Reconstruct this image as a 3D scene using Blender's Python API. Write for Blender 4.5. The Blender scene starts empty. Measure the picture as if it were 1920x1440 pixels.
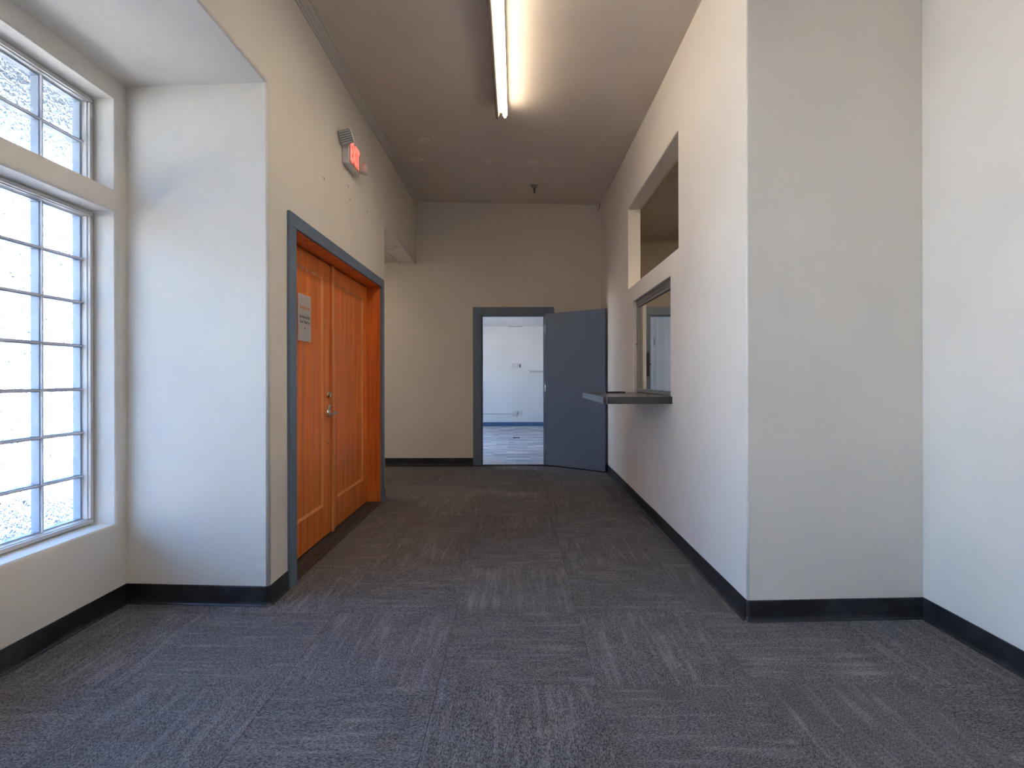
import bpy, bmesh, math, random
from mathutils import Vector, Matrix
random.seed(7)
SC = bpy.context.scene
COL = SC.collection
PI = math.pi

# ------------------------------------------------------------------ camera
CAM_H = 1.18
cd = bpy.data.cameras.new('camera')
cd.sensor_fit = 'HORIZONTAL'; cd.sensor_width = 36.0
cd.lens = 36.0 * 960 / 1920
cd.shift_x = -6.0 / 1920; cd.shift_y = -10.5 / 1920
cd.clip_start = 0.05; cd.clip_end = 500
cam = bpy.data.objects.new('camera', cd); COL.objects.link(cam)
cam.location = (0, 0, CAM_H)
cam.rotation_euler = (PI/2, math.radians(0.12), 0)
SC.camera = cam

# ------------------------------------------------------------------ world, sun, exposure
SC.view_settings.view_transform = 'Standard'
SC.view_settings.look = 'None'
SC.view_settings.gamma = 1.0
SC.view_settings.use_curve_mapping = False
SC.view_settings.exposure = 2.35
SKY = 4.4          # sky brightness
SUN = 31.0         # sun on the ground outside
TUBE = 6.2        # lit fluorescent tube
w = bpy.data.worlds.new('sky'); SC.world = w; w.use_nodes = True
nt = w.node_tree; nt.nodes.clear()
o_ = nt.nodes.new('ShaderNodeOutputWorld'); b_ = nt.nodes.new('ShaderNodeBackground')
tc = nt.nodes.new('ShaderNodeTexCoord'); sp = nt.nodes.new('ShaderNodeSeparateXYZ')
rp = nt.nodes.new('ShaderNodeValToRGB')
nt.links.new(tc.outputs['Generated'], sp.inputs[0]); nt.links.new(sp.outputs['Z'], rp.inputs[0])
rp.color_ramp.elements[0].position = 0.0; rp.color_ramp.elements[0].color = (0.70, 0.84, 1.0, 1)
rp.color_ramp.elements[1].position = 0.8; rp.color_ramp.elements[1].color = (0.18, 0.38, 0.88, 1)
e = rp.color_ramp.elements.new(0.3); e.color = (0.27, 0.53, 1.0, 1)
nt.links.new(rp.outputs[0], b_.inputs[0]); b_.inputs[1].default_value = SKY
nt.links.new(b_.outputs[0], o_.inputs[0])

sl = bpy.data.lights.new('sun', 'SUN'); sl.energy = SUN; sl.angle = math.radians(0.6); sl.color = (1, 0.88, 0.70)
so = bpy.data.objects.new('sun', sl); COL.objects.link(so)
so.rotation_euler = Vector((0.50, 0.30, 0.85)).to_track_quat('Z', 'Y').to_euler()

def portal(name, loc, sx, sy, rot):
    l = bpy.data.lights.new(name, 'AREA'); l.shape = 'RECTANGLE'; l.size = sx; l.size_y = sy
    l.cycles.is_portal = True
    o = bpy.data.objects.new(name, l); COL.objects.link(o); o.location = loc; o.rotation_euler = rot
portal('window_portal', (-2.27, 1.40, 1.25), 1.60, 2.46, (0, -PI/2, 0))
portal('window_portal', (-2.27, 1.40, 2.39), 0.48, 2.46, (0, -PI/2, 0))
portal('window_portal', (-2.27, -1.55, 1.25), 1.60, 2.46, (0, -PI/2, 0))
portal('window_portal', (-2.27, -1.55, 2.39), 0.48, 2.46, (0, -PI/2, 0))
portal('window_portal', (-3.17, 9.3, 1.45), 1.4, 2.0, (0, -PI/2, 0))

cy = SC.cycles
cy.use_denoising = True
cy.max_bounces = 9; cy.diffuse_bounces = 5; cy.glossy_bounces = 3
cy.transmission_bounces = 6; cy.transparent_max_bounces = 12
cy.sample_clamp_indirect = 8.0
cy.caustics_reflective = False
cy.use_adaptive_sampling = True; cy.adaptive_threshold = 0.01

# ------------------------------------------------------------------ materials
def srgb(r, g, b):
    f = lambda c: (c/255/12.92) if c/255 <= 0.04045 else ((c/255 + 0.055)/1.055)**2.4
    return (f(r), f(g), f(b), 1)
class M:
    def __init__(s, name, col=(0.5, 0.5, 0.5, 1), rough=0.5, metal=0.0, spec=0.5):
        s.m = bpy.data.materials.new(name); s.m.use_nodes = True
        s.nt = s.m.node_tree; s.p = s.nt.nodes['Principled BSDF']
        s.p.inputs['Base Color'].default_value = col
        s.p.inputs['Roughness'].default_value = rough
        s.p.inputs['Metallic'].default_value = metal
        s.p.inputs['Specular IOR Level'].default_value = spec
    def n(s, t, **k):
        x = s.nt.nodes.new('ShaderNode' + t)
        for a, v in k.items():
            if a in x.inputs: x.inputs[a].default_value = v
            else: setattr(x, a, v)
        return x
    def l(s, a, b): s.nt.links.new(a, b)
    def coord(s, scale=(1, 1, 1), kind='Object'):
        t = s.n('TexCoord'); mp = s.n('Mapping'); mp.inputs['Scale'].default_value = scale
        s.l(t.outputs[kind], mp.inputs[0]); return mp.outputs[0]
    def noise(s, vec, scale, detail=4, rough=0.5):
        x = s.n('TexNoise'); x.inputs['Scale'].default_value = scale
        x.inputs['Detail'].default_value = detail; x.inputs['Roughness'].default_value = rough
        s.l(vec, x.inputs['Vector']); return x.outputs[0]
    def ramp(s, fac, stops):
        r = s.n('ValToRGB'); el = r.color_ramp.elements
        while len(el) < len(stops): el.new(0.5)
        for e, (p, c) in zip(el, stops): e.position = p; e.color = c
        s.l(fac, r.inputs[0]); return r.outputs[0]
    def bump(s, h, strength=0.2, dist=0.01):
        b = s.n('Bump'); b.inputs['Strength'].default_value = strength; b.inputs['Distance'].default_value = dist
        s.l(h, b.inputs['Height']); s.l(b.outputs[0], s.p.inputs['Normal']); return b.outputs[0]

def plaster(name, col, bump=0.25):
    m = M(name, col, 0.7, spec=0.3)
    v = m.coord()
    a = m.noise(v, 140, 3, 0.55)
    big = m.noise(v, 1.6, 3)
    c2 = tuple(c*0.93 for c in col[:3]) + (1,)
    m.l(m.ramp(big, [(0.3, c2), (0.7, col)]), m.p.inputs['Base Color'])
    m.bump(a, bump, 0.004)
    return m.m
WALL = plaster('wall_paint', (0.79, 0.73, 0.65, 1))
CEIL = plaster('ceiling_paint', (0.72, 0.635, 0.545, 1), 0.4)
WHITE = plaster('back_room_paint', (0.80, 0.79, 0.77, 1), 0.1)
TAN = plaster('office_dim_tan', (0.47, 0.41, 0.34, 1))  # darker than the corridor paint, chosen to dim the office walls
CROWN = plaster('crown_paint', (0.62, 0.57, 0.50, 1), 0.05)

def paint(name, col, rough=0.45, bump=0.05):
    m = M(name, col, rough)
    m.bump(m.noise(m.coord(), 60, 3), bump, 0.003); return m.m
SLATE = paint('slate_blue_paint', (0.145, 0.195, 0.27, 1), 0.42)
SLATE_D = paint('slate_door_paint', (0.14, 0.20, 0.29, 1), 0.40)
BLUEBASE = paint('blue_baseboard', (0.06, 0.14, 0.25, 1), 0.4)

def rubber():
    m = M('black_rubber', (0.014, 0.014, 0.016, 1), 0.33)
    v = m.coord()
    d = m.n('TexVoronoi'); d.inputs['Scale'].default_value = 26; m.l(v, d.inputs['Vector'])
    spk = m.ramp(d.outputs[0], [(0.0, (1, 1, 1, 1)), (0.045, (1, 1, 1, 1)), (0.07, (0, 0, 0, 1))])
    sm = m.ramp(m.noise(v, 9, 5, 0.65), [(0.45, (0, 0, 0, 1)), (0.8, (0.35, 0.35, 0.35, 1))])
    sc_ = m.n('Mix'); sc_.data_type = 'RGBA'; sc_.blend_type = 'ADD'; sc_.inputs[0].default_value = 1
    half = m.n('Mix'); half.data_type = 'RGBA'; half.inputs[0].default_value = 0.45
    m.l(spk, half.inputs[6]); half.inputs[7].default_value = (0, 0, 0, 1)
    m.l(half.outputs[2], sc_.inputs[6]); m.l(sm, sc_.inputs[7])
    mx = m.n('Mix'); mx.data_type = 'RGBA'
    mx.inputs[6].default_value = (0.013, 0.013, 0.015, 1); mx.inputs[7].default_value = (0.13, 0.13, 0.14, 1)
    m.l(sc_.outputs[2], mx.inputs[0]); m.l(mx.outputs[2], m.p.inputs['Base Color'])
    return m.m
RUBBER = rubber()

def carpet():
    m = M('carpet', rough=0.95, spec=0.1)
    oi = m.n('ObjectInfo'); t = m.n('TexCoord')
    add = m.n('VectorMath'); add.operation = 'ADD'
    mul = m.n('VectorMath'); mul.operation = 'SCALE'; mul.inputs[3].default_value = 37.0
    cmb = m.n('CombineXYZ'); m.l(oi.outputs['Random'], cmb.inputs[0]); m.l(oi.outputs['Random'], cmb.inputs[2])
    m.l(cmb.outputs[0], mul.inputs[0]); m.l(t.outputs['Object'], add.inputs[0]); m.l(mul.outputs[0], add.inputs[1])
    def mp(scale, rot=0):
        x = m.n('Mapping'); x.inputs['Scale'].default_value = scale; x.inputs['Rotation'].default_value = (0, 0, rot)
        m.l(add.outputs[0], x.inputs[0]); return x.outputs[0]
    loops = m.noise(mp((380, 130, 1), 0.25), 1.0, 2, 0.6)         # stitched loops
    streak = m.noise(mp((38, 3.2, 1)), 1.0, 3, 0.6)              # long yarn streaks
    cloud = m.noise(mp((1, 1, 1)), 6, 2)
    c1 = m.ramp(loops, [(0.38, (0.055, 0.052, 0.054, 1)), (0.64, (0.26, 0.245, 0.245, 1))])
    c2 = m.ramp(streak, [(0.50, (0.0, 0.0, 0.0, 1)), (0.72, (1, 1, 1, 1))])
    mx = m.n('Mix'); mx.data_type = 'RGBA'; mx.blend_type = 'ADD'
    sc_ = m.n('Math'); sc_.operation = 'MULTIPLY'; sc_.inputs[1].default_value = 0.75
    m.l(c2, sc_.inputs[0]); m.l(sc_.outputs[0], mx.inputs[0])
    m.l(c1, mx.inputs[6]); mx.inputs[7].default_value = (0.10, 0.09, 0.082, 1)
    hs = m.n('HueSaturation'); m.l(mx.outputs[2], hs.inputs['Color'])
    vv = m.n('MapRange'); vv.inputs[3].default_value = 0.93; vv.inputs[4].default_value = 1.06
    m.l(oi.outputs['Random'], vv.inputs[0])
    v2 = m.n('MapRange'); v2.inputs[1].default_value = 0.3; v2.inputs[2].default_value = 0.7; v2.inputs[3].default_value = 0.9; v2.inputs[4].default_value = 1.1
    m.l(cloud, v2.inputs[0])
    mm = m.n('Math'); mm.operation = 'MULTIPLY'; m.l(vv.outputs[0], mm.inputs[0]); m.l(v2.outputs[0], mm.inputs[1])
    m.l(mm.outputs[0], hs.inputs['Value'])
    m.l(hs.outputs[0], m.p.inputs['Base Color'])
    m.bump(loops, 0.6, 0.004)
    return m.m
CARPET = carpet()

def plank_carpet():
    m = M('striped_carpet', rough=0.9, spec=0.1)
    v = m.coord()
    br = m.n('TexBrick'); m.l(v, br.inputs['Vector'])
    br.offset = 0.37; br.squash = 1.0
    br.inputs['Scale'].default_value = 1.0; br.inputs['Brick Width'].default_value = 0.34
    br.inputs['Row Height'].default_value = 0.085; br.inputs['Mortar Size'].default_value = 0.0
    br.inputs['Color1'].default_value = (0, 0, 0, 1); br.inputs['Color2'].default_value = (1, 1, 1, 1)
    c = m.ramp(br.outputs[0], [(0.0, (0.36, 0.42, 0.50, 1)), (0.4, (0.58, 0.60, 0.65, 1)), (0.6, (0.66, 0.62, 0.59, 1)), (1.0, (0.85, 0.82, 0.78, 1))])
    nz = m.noise(m.coord((3, 60, 1)), 1.0, 3, 0.6)
    mx = m.n('Mix'); mx.data_type = 'RGBA'; mx.blend_type = 'MULTIPLY'; mx.inputs[0].default_value = 0.7
    m.l(c, mx.inputs[6]); m.l(m.ramp(nz, [(0.3, (0.5, 0.5, 0.5, 1)), (0.7, (1, 1, 1, 1))]), mx.inputs[7])
    m.l(mx.outputs[2], m.p.inputs['Base Color'])
    return m.m
PLANKS = plank_carpet()

def wood(name, a, b, rough=0.38):
    m = M(name, rough=rough, spec=0.3)
    oi = m.n('ObjectInfo'); t = m.n('TexCoord')
    add = m.n('VectorMath'); add.operation = 'ADD'
    cmb = m.n('CombineXYZ')
    k = m.n('Math'); k.operation = 'MULTIPLY'; k.inputs[1].default_value = 11.0
    m.l(oi.outputs['Random'], k.inputs[0]); m.l(k.outputs[0], cmb.inputs[1])
    m.l(t.outputs['Object'], add.inputs[0]); m.l(cmb.outputs[0], add.inputs[1])
    mp = m.n('Mapping'); mp.inputs['Scale'].default_value = (9, 26, 0.8); m.l(add.outputs[0], mp.inputs[0])
    g = m.noise(mp.outputs[0], 1.0, 5, 0.6)
    mp2 = m.n('Mapping'); mp2.inputs['Scale'].default_value = (60, 150, 2.0); m.l(add.outputs[0], mp2.inputs[0])
    f = m.noise(mp2.outputs[0], 1.0, 2)
    mx = m.n('Mix'); mx.data_type = 'FLOAT'; mx.inputs[0].default_value = 0.3
    m.l(g, mx.inputs[2]); m.l(f, mx.inputs[3])
    m.l(m.ramp(mx.outputs[0], [(0.34, a), (0.52, b), (0.68, tuple(x*1.25 for x in b[:3]) + (1,))]), m.p.inputs['Base Color'])
    m.bump(f, 0.06, 0.002)
    return m.m
FIR = wood('fir_wood', (0.58, 0.125, 0.022, 1), (0.80, 0.22, 0.045, 1))
FIR_L = wood('fir_wood_light', (0.62, 0.22, 0.07, 1), (0.82, 0.32, 0.11, 1))

ALU = M('brushed_aluminium', (0.42, 0.41, 0.40, 1), 0.35, 0.85).m
FRAME = M('window_frame_metal', (0.60, 0.56, 0.52, 1), 0.42, 0.0).m
JOINT = M('grey_joint', (0.68, 0.65, 0.68, 1), 0.6).m
CHROME = M('chrome', (0.75, 0.74, 0.72, 1), 0.14, 1.0).m
BRASS = M('worn_brass', (0.75, 0.62, 0.38, 1), 0.22, 1.0).m
DARKM = M('dark_bronze', (0.045, 0.040, 0.037, 1), 0.45, 0.3).m
BLACK = M('black_plastic', (0.012, 0.012, 0.013, 1), 0.4).m
WPLAS = M('white_plastic', (0.62, 0.60, 0.56, 1), 0.4).m
PAPER = M('paper', (0.82, 0.84, 0.84, 1), 0.7).m
INK = M('black_ink', (0.03, 0.03, 0.035, 1), 0.7).m
OINK = M('orange_ink', (0.80, 0.22, 0.05, 1), 0.7).m
ENAMEL = M('white_enamel', (0.70, 0.68, 0.64, 1), 0.3).m
DARKTUBE = M('unlit_tube', (0.30, 0.25, 0.20, 1), 0.3).m
LENS_D = M('lens_backing', (0.17, 0.17, 0.17, 1), 0.4).m
LENS = M('ribbed_lens', (0.50, 0.50, 0.50, 1), 0.3).m
def laminate():
    m = M('dark_laminate', (0.040, 0.037, 0.035, 1), 0.26)
    m.l(m.ramp(m.noise(m.coord(), 220, 2), [(0.4, (0.030, 0.028, 0.027, 1)), (0.65, (0.065, 0.060, 0.057, 1))]), m.p.inputs['Base Color'])
    return m.m
LAM = laminate()
def emit(name, col, s):
    m = M(name, (0.8, 0.8, 0.8, 1))
    m.p.inputs['Emission Color'].default_value = col; m.p.inputs['Emission Strength'].default_value = s
    return m.m
TUBE_M = emit('lit_tube', (1, 0.84, 0.65, 1), TUBE)
RED_E = emit('red_letters', (1.0, 0.035, 0.02, 1), 0.42)
RED_F = M('sign_face', (0.62, 0.40, 0.34, 1), 0.4).m
PAVING = plaster('concrete_paving', (0.50, 0.48, 0.45, 1), 0.4)
STUCCO = plaster('stucco', (0.45, 0.43, 0.40, 1), 0.4)
DARK_BED = plaster('dark_bed', (0.055, 0.055, 0.058, 1), 0.8)
SOFFIT = M('soffit_wood', (0.05, 0.055, 0.05, 1), 0.8).m

def wavy_glass():
    m = M('wavy_block_glass'); n = m.nt
    n.nodes.remove(m.p)
    out = [x for x in n.nodes if x.type == 'OUTPUT_MATERIAL'][0]
    oi = m.n('ObjectInfo'); t = m.n('TexCoord'); add = m.n('VectorMath'); add.operation = 'ADD'
    cmb = m.n('CombineXYZ'); k = m.n('Math'); k.operation = 'MULTIPLY'; k.inputs[1].default_value = 23.0
    m.l(oi.outputs['Random'], k.inputs[0])
    for i in (0, 1, 2): m.l(k.outputs[0], cmb.inputs[i])
    m.l(t.outputs['Object'], add.inputs[0]); m.l(cmb.outputs[0], add.inputs[1])
    nz = m.n('TexNoise'); nz.inputs['Scale'].default_value = 42; nz.inputs['Detail'].default_value = 1.5
    nz.inputs['Distortion'].default_value = 0.8
    m.l(add.outputs[0], nz.inputs['Vector'])
    b = m.n('Bump'); b.inputs['Strength'].default_value = 1.0; b.inputs['Distance'].default_value = 0.02
    m.l(nz.outputs[0], b.inputs['Height'])
    g = m.n('BsdfGlass'); g.inputs['IOR'].default_value = 1.3; g.inputs['Roughness'].default_value = 0.03
    g.inputs['Color'].default_value = (0.93, 0.96, 0.98, 1)
    m.l(b.outputs[0], g.inputs['Normal'])
    tr = m.n('BsdfTransparent'); tr.inputs['Color'].default_value = (0.93, 0.96, 0.98, 1)
    mix = m.n('MixShader'); mix.inputs[0].default_value = 0.5
    # ripple creases: scattering grey drawn in place of the dark refraction lines
    n2 = m.n('TexNoise'); n2.inputs['Scale'].default_value = 55; n2.inputs['Detail'].default_value = 1.0; n2.inputs['Distortion'].default_value = 1.2
    m.l(add.outputs[0], n2.inputs['Vector'])
    fr = m.n('Math'); fr.operation = 'PINGPONG'; fr.inputs[1].default_value = 0.10; m.l(n2.outputs[0], fr.inputs[0])
    cr = m.ramp(fr.outputs[0], [(0.0, (1, 1, 1, 1)), (0.014, (1, 1, 1, 1)), (0.034, (0, 0, 0, 1))])
    pz = m.n('MapRange'); pz.inputs[3].default_value = 0.0; pz.inputs[4].default_value = 0.994; m.l(cr, pz.inputs[0])
    dl_ = m.n('BsdfDiffuse'); dl_.inputs['Color'].default_value = (0.60, 0.66, 0.74, 1)
    tl_ = m.n('BsdfTranslucent'); tl_.inputs['Color'].default_value = (0.07, 0.085, 0.11, 1)
    sc2 = m.n('MixShader'); sc2.inputs[0].default_value = 0.5; m.l(dl_.outputs[0], sc2.inputs[1]); m.l(tl_.outputs[0], sc2.inputs[2])
    mx3 = m.n('MixShader'); m.l(pz.outputs[0], mx3.inputs[0])
    m.l(tr.outputs[0], mix.inputs[1]); m.l(g.outputs[0], mix.inputs[2])
    m.l(mix.outputs[0], mx3.inputs[1]); m.l(sc2.outputs[0], mx3.inputs[2])
    m.l(mx3.outputs[0], out.inputs[0])
    return m.m
WAVY = wavy_glass()
def clear_glass(name, tint=(0.97, 0.98, 0.98, 1), refl=0.05):
    m = M(name); n = m.nt; n.nodes.remove(m.p)
    out = [x for x in n.nodes if x.type == 'OUTPUT_MATERIAL'][0]
    tr = m.n('BsdfTransparent'); tr.inputs['Color'].default_value = tint
    g = m.n('BsdfGlossy'); g.inputs['Roughness'].default_value = 0.02
    mix = m.n('MixShader'); mix.inputs[0].default_value = refl
    m.l(tr.outputs[0], mix.inputs[1]); m.l(g.outputs[0], mix.inputs[2]); m.l(mix.outputs[0], out.inputs[0])
    return m.m
CLEAR = clear_glass('clear_glass')
def edge_glass():
    m = M('block_edge_glass'); n = m.nt
    m.p.inputs['Base Color'].default_value = (0.72, 0.80, 0.90, 1); m.p.inputs['Roughness'].default_value = 0.25
    out = [x for x in n.nodes if x.type == 'OUTPUT_MATERIAL'][0]
    tl = m.n('BsdfTranslucent'); tl.inputs['Color'].default_value = (0.20, 0.26, 0.34, 1)
    mix = m.n('MixShader'); mix.inputs[0].default_value = 0.5
    m.l(m.p.outputs[0], mix.inputs[1]); m.l(tl.outputs[0], mix.inputs[2]); m.l(mix.outputs[0], out.inputs[0])
    return m.m
EDGE = edge_glass()

# ------------------------------------------------------------------ mesh helpers
def obj(name, bm, mat, parent=None, loc=None, smooth=False):
    me = bpy.data.meshes.new(name); bm.normal_update(); bm.to_mesh(me); bm.free()
    for m in (mat if isinstance(mat, (list, tuple)) else [mat]): me.materials.append(m)
    if smooth:
        for p in me.polygons: p.use_smooth = True
    o = bpy.data.objects.new(name, me); COL.objects.link(o)
    if parent: o.parent = parent
    if loc: o.location = loc
    return o
def tag(o, label=None, cat=None, group=None, kind=None):
    if label: o['label'] = label
    if cat: o['category'] = cat
    if group: o['group'] = group
    if kind: o['kind'] = kind
    return o
def struct(o, label=None, cat=None):
    o['kind'] = 'structure'
    if label: o['label'] = label
    if cat: o['category'] = cat
    return o
def empty(name, loc=(0, 0, 0), rz=0):
    o = bpy.data.objects.new(name, None); COL.objects.link(o); o.location = loc; o.rotation_euler = (0, 0, rz)
    o.empty_display_size = 0.05
    return o
def box(bm, x0, x1, y0, y1, z0, z1, bev=0, mi=0, seg=2):
    vs = [bm.verts.new((x, y, z)) for x in (x0, x1) for y in (y0, y1) for z in (z0, z1)]
    idx = [(0, 1, 3, 2), (4, 6, 7, 5), (0, 4, 5, 1), (2, 3, 7, 6), (0, 2, 6, 4), (1, 5, 7, 3)]
    fs = [bm.faces.new([vs[i] for i in f]) for f in idx]
    for f in fs: f.material_index = mi
    if bev:
        es = list({e for f in fs for e in f.edges})
        bmesh.ops.bevel(bm, geom=es, offset=bev, segments=seg, affect='EDGES', profile=0.5)
    return fs
def bxo(name, x0, x1, y0, y1, z0, z1, mat, parent=None, bev=0.0, loc=None):
    bm = bmesh.new(); box(bm, x0, x1, y0, y1, z0, z1, bev); return obj(name, bm, mat, parent, loc)
def lathe(bm, prof, axis='Z', c=(0, 0, 0), n=24, mi=0):
    """prof: list of (r, h) along the axis"""
    rings = []
    for r, h in prof:
        ring = []
        for i in range(n):
            a = 2*PI*i/n; p, q = r*math.cos(a), r*math.sin(a)
            v = {'Z': (p, q, h), 'X': (h, p, q), 'Y': (p, h, q)}[axis]
            ring.append(bm.verts.new((v[0]+c[0], v[1]+c[1], v[2]+c[2])))
        rings.append(ring)
    for a, b in zip(rings, rings[1:]):
        for i in range(n):
            f = bm.faces.new((a[i], a[(i+1) % n], b[(i+1) % n], b[i])); f.material_index = mi
    for r in (rings[0], rings[-1]):
        f = bm.faces.new(r); f.material_index = mi
    bmesh.ops.recalc_face_normals(bm, faces=bm.faces)
def tube(bm, pts, r, n=8):
    rings = []
    for i, p in enumerate(pts):
        p = Vector(p); d = (Vector(pts[min(i+1, len(pts)-1)]) - Vector(pts[max(i-1, 0)])).normalized()
        u = d.orthogonal().normalized(); v = d.cross(u)
        rings.append([bm.verts.new(p + r*(math.cos(2*PI*k/n)*u + math.sin(2*PI*k/n)*v)) for k in range(n)])
    for a, b in zip(rings, rings[1:]):
        off = min(range(n), key=lambda s: (a[0].co-b[s].co).length)
        for i in range(n): bm.faces.new((a[i], a[(i+1) % n], b[(i+1+off) % n], b[(i+off) % n]))
    bm.faces.new(rings[0]); bm.faces.new(rings[-1])
    bmesh.ops.recalc_face_normals(bm, faces=bm.faces)
def text(name, s, size, mat, parent, matrix, depth=0.0004, sx=1.0, off=0.0):
    cu = bpy.data.curves.new(name, 'FONT'); cu.body = s; cu.size = size; cu.extrude = depth; cu.offset = off
    cu.align_x = 'CENTER'; cu.align_y = 'CENTER'
    tmp = bpy.data.objects.new('tmp', cu); COL.objects.link(tmp)
    dg = bpy.context.evaluated_depsgraph_get(); dg.update()
    me = bpy.data.meshes.new_from_object(tmp.evaluated_get(dg))
    bpy.data.objects.remove(tmp)
    me.name = name; me.transform(matrix @ Matrix.Diagonal((sx, 1, 1, 1))); me.materials.clear(); me.materials.append(mat)
    o = bpy.data.objects.new(name, me); COL.objects.link(o); o.parent = parent
    return o

def wall(name, mat, s0, s1, z0, z1, T, holes, fmap, bev=0.016, ends=True, seg=4, smooth_pred=None, extra_s=()):
    """Slab in (s, t, z) with rectangular holes; front face t=0, back face t=T; fmap -> world."""
    ss = sorted({s0, s1, *extra_s, *[h[i] for h in holes for i in (0, 1) if s0 <= h[i] <= s1]})
    zs = sorted({z0, z1, *[h[i] for h in holes for i in (2, 3) if z0 <= h[i] <= z1]})
    bm = bmesh.new(); V = {}
    def v(i, t, k):
        key = (i, t, k)
        if key not in V: V[key] = bm.verts.new((ss[i], t*T, zs[k]))
        return V[key]
    def solid(i, k):
        if i < 0 or k < 0 or i >= len(ss)-1 or k >= len(zs)-1: return False
        cs, cz = (ss[i]+ss[i+1])/2, (zs[k]+zs[k+1])/2
        return not any(h[0] < cs < h[1] and h[2] < cz < h[3] for h in holes)
    for i in range(len(ss)-1):
        for k in range(len(zs)-1):
            if not solid(i, k): continue
            bm.faces.new((v(i, 0, k), v(i+1, 0, k), v(i+1, 0, k+1), v(i, 0, k+1)))
            bm.faces.new((v(i, 1, k), v(i, 1, k+1), v(i+1, 1, k+1), v(i+1, 1, k)))
            if not solid(i-1, k): bm.faces.new((v(i, 0, k), v(i, 0, k+1), v(i, 1, k+1), v(i, 1, k)))
            if not solid(i+1, k): bm.faces.new((v(i+1, 0, k), v(i+1, 1, k), v(i+1, 1, k+1), v(i+1, 0, k+1)))
            if not solid(i, k-1): bm.faces.new((v(i, 0, k), v(i, 1, k), v(i+1, 1, k), v(i+1, 0, k)))
            if not solid(i, k+1): bm.faces.new((v(i, 0, k+1), v(i+1, 0, k+1), v(i+1, 1, k+1), v(i, 1, k+1)))
    bmesh.ops.recalc_face_normals(bm, faces=bm.faces)
    if bev:
        es = []
        for e in bm.edges:
            if all(abs(x.co.y) < 1e-6 for x in e.verts) and len(e.link_faces) == 2 and e.calc_face_angle() > 0.5:
                m_ = (e.verts[0].co + e.verts[1].co)/2
                if m_.z <= z0+1e-4 or m_.z >= z1-1e-4: continue
                if not ends and (abs(m_.x-s0) < 1e-4 or abs(m_.x-s1) < 1e-4): continue
                es.append(e)
        if es:
            r = bmesh.ops.bevel(bm, geom=es, offset=bev, segments=seg, affect='EDGES', profile=0.5)
            for f in r['faces']: f.smooth = True
    for x in bm.verts: x.co = Vector(fmap(x.co.x, x.co.y, x.co.z))
    bmesh.ops.recalc_face_normals(bm, faces=bm.faces)
    return struct(obj(name, bm, mat))

# ------------------------------------------------------------------ geometry constants (metres)
BX = -2.055                       # bay window wall
JL = 2.662; JLs = 0.043/0.765     # left return of the bay (slightly skewed)
JR = 2.481; JRs = 0.034/0.882     # right return
YE = 5.057                        # end of the left corridor wall
YB = 6.95                         # far wall
YBK = -3.2                        # behind the camera
D0, D1, DZ = 2.965, 4.868, 2.050  # double door opening
def XL(y): return -1.281 - 0.004*(y-JL)/2.4 if y < YE else -1.285 - 0.055*(y-YE)/(YB-YE)
def XR(y): return 1.122 + 0.038*(y-JR)/(YB-JR)

# floor slab + carpet tiles
fl = struct(bxo('floor', -2.3, 4.2, -3.3, 7.03, -0.12, -0.006, M('floor_screed', (0.05, 0.05, 0.05, 1), 0.9).m))
TS = 0.61
tb = bmesh.new(); box(tb, -TS/2+0.0006, TS/2-0.0006, -TS/2+0.0006, TS/2-0.0006, -0.006, 0.0, 0.0008, seg=1)
t0 = obj('carpet_tile', tb, CARPET, fl)
first = True; nt_ = 0
for j in range(-6, 7):
    for i in range(-4, 4):
        cx = 0.31 - TS/2 + i*TS; cyy = 3.80 - TS/2 + (j-1)*TS + TS*0
        if cyy + TS/2 > YB + 0.40: continue
        if cx - TS/2 < -3.0 or cx + TS/2 < -2.05 or cx - TS/2 > 2.0: continue
        if cyy - TS/2 > 2.6 and (cx - TS/2 > 1.15 or (cx + TS/2 < -1.3 and cyy + TS/2 < 5.0)): continue
        o = t0 if first else t0.copy()
        if not first: COL.objects.link(o)
        first = False
        o.parent = fl; o.location = (cx, cyy, 0); o.rotation_euler = (0, 0, PI/2 if (i+j) % 2 else 0)
        nt_ += 1

# walls
wall('wall_left', WALL, YBK, YB+0.02, 0, 3.75, 0.24,
     [(YBK-1, JL, -1, 2.722), (D0-0.03, D1+0.03, -1, DZ+0.03), (YE, YB+1, -1, 2.68)],
     lambda s, t, z: (XL(s) - t, s + (t*JLs if abs(s-JL) < 0.03 and z < 2.8 else 0),
                      z + (0.075*(s-YE)/(YB-YE) if abs(z-2.68) < 0.03 and s > YE else 0)), bev=0.018, extra_s=(3.5, 4.1))
# bay: window wall, return, ceiling
LW = (0.10, 2.645, 0.434, 2.045); UW = (0.10, 2.645, 2.157, 2.630)
LW2 = (-2.85, -0.305, 0.434, 2.045); UW2 = (-2.85, -0.305, 2.157, 2.630)
wall('wall_bay', WALL, YBK, 2.85, 0, 3.0, 0.20, [LW, UW, LW2, UW2],
     lambda s, t, z: (BX - t, s, z), bev=0.018, ends=False)
wall('wall_bay_return', WALL, 1.521, 2.20, 0, 3.0, 0.20, [],
     lambda s, t, z: (-s, JL + (s-1.281)*JLs + t, z), bev=0, ends=False)
cb = bmesh.new(); box(cb, -2.20, -1.5205, YBK, 2.80, 2.722, 2.80)
struct(obj('ceiling_bay', cb, WALL))
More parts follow.
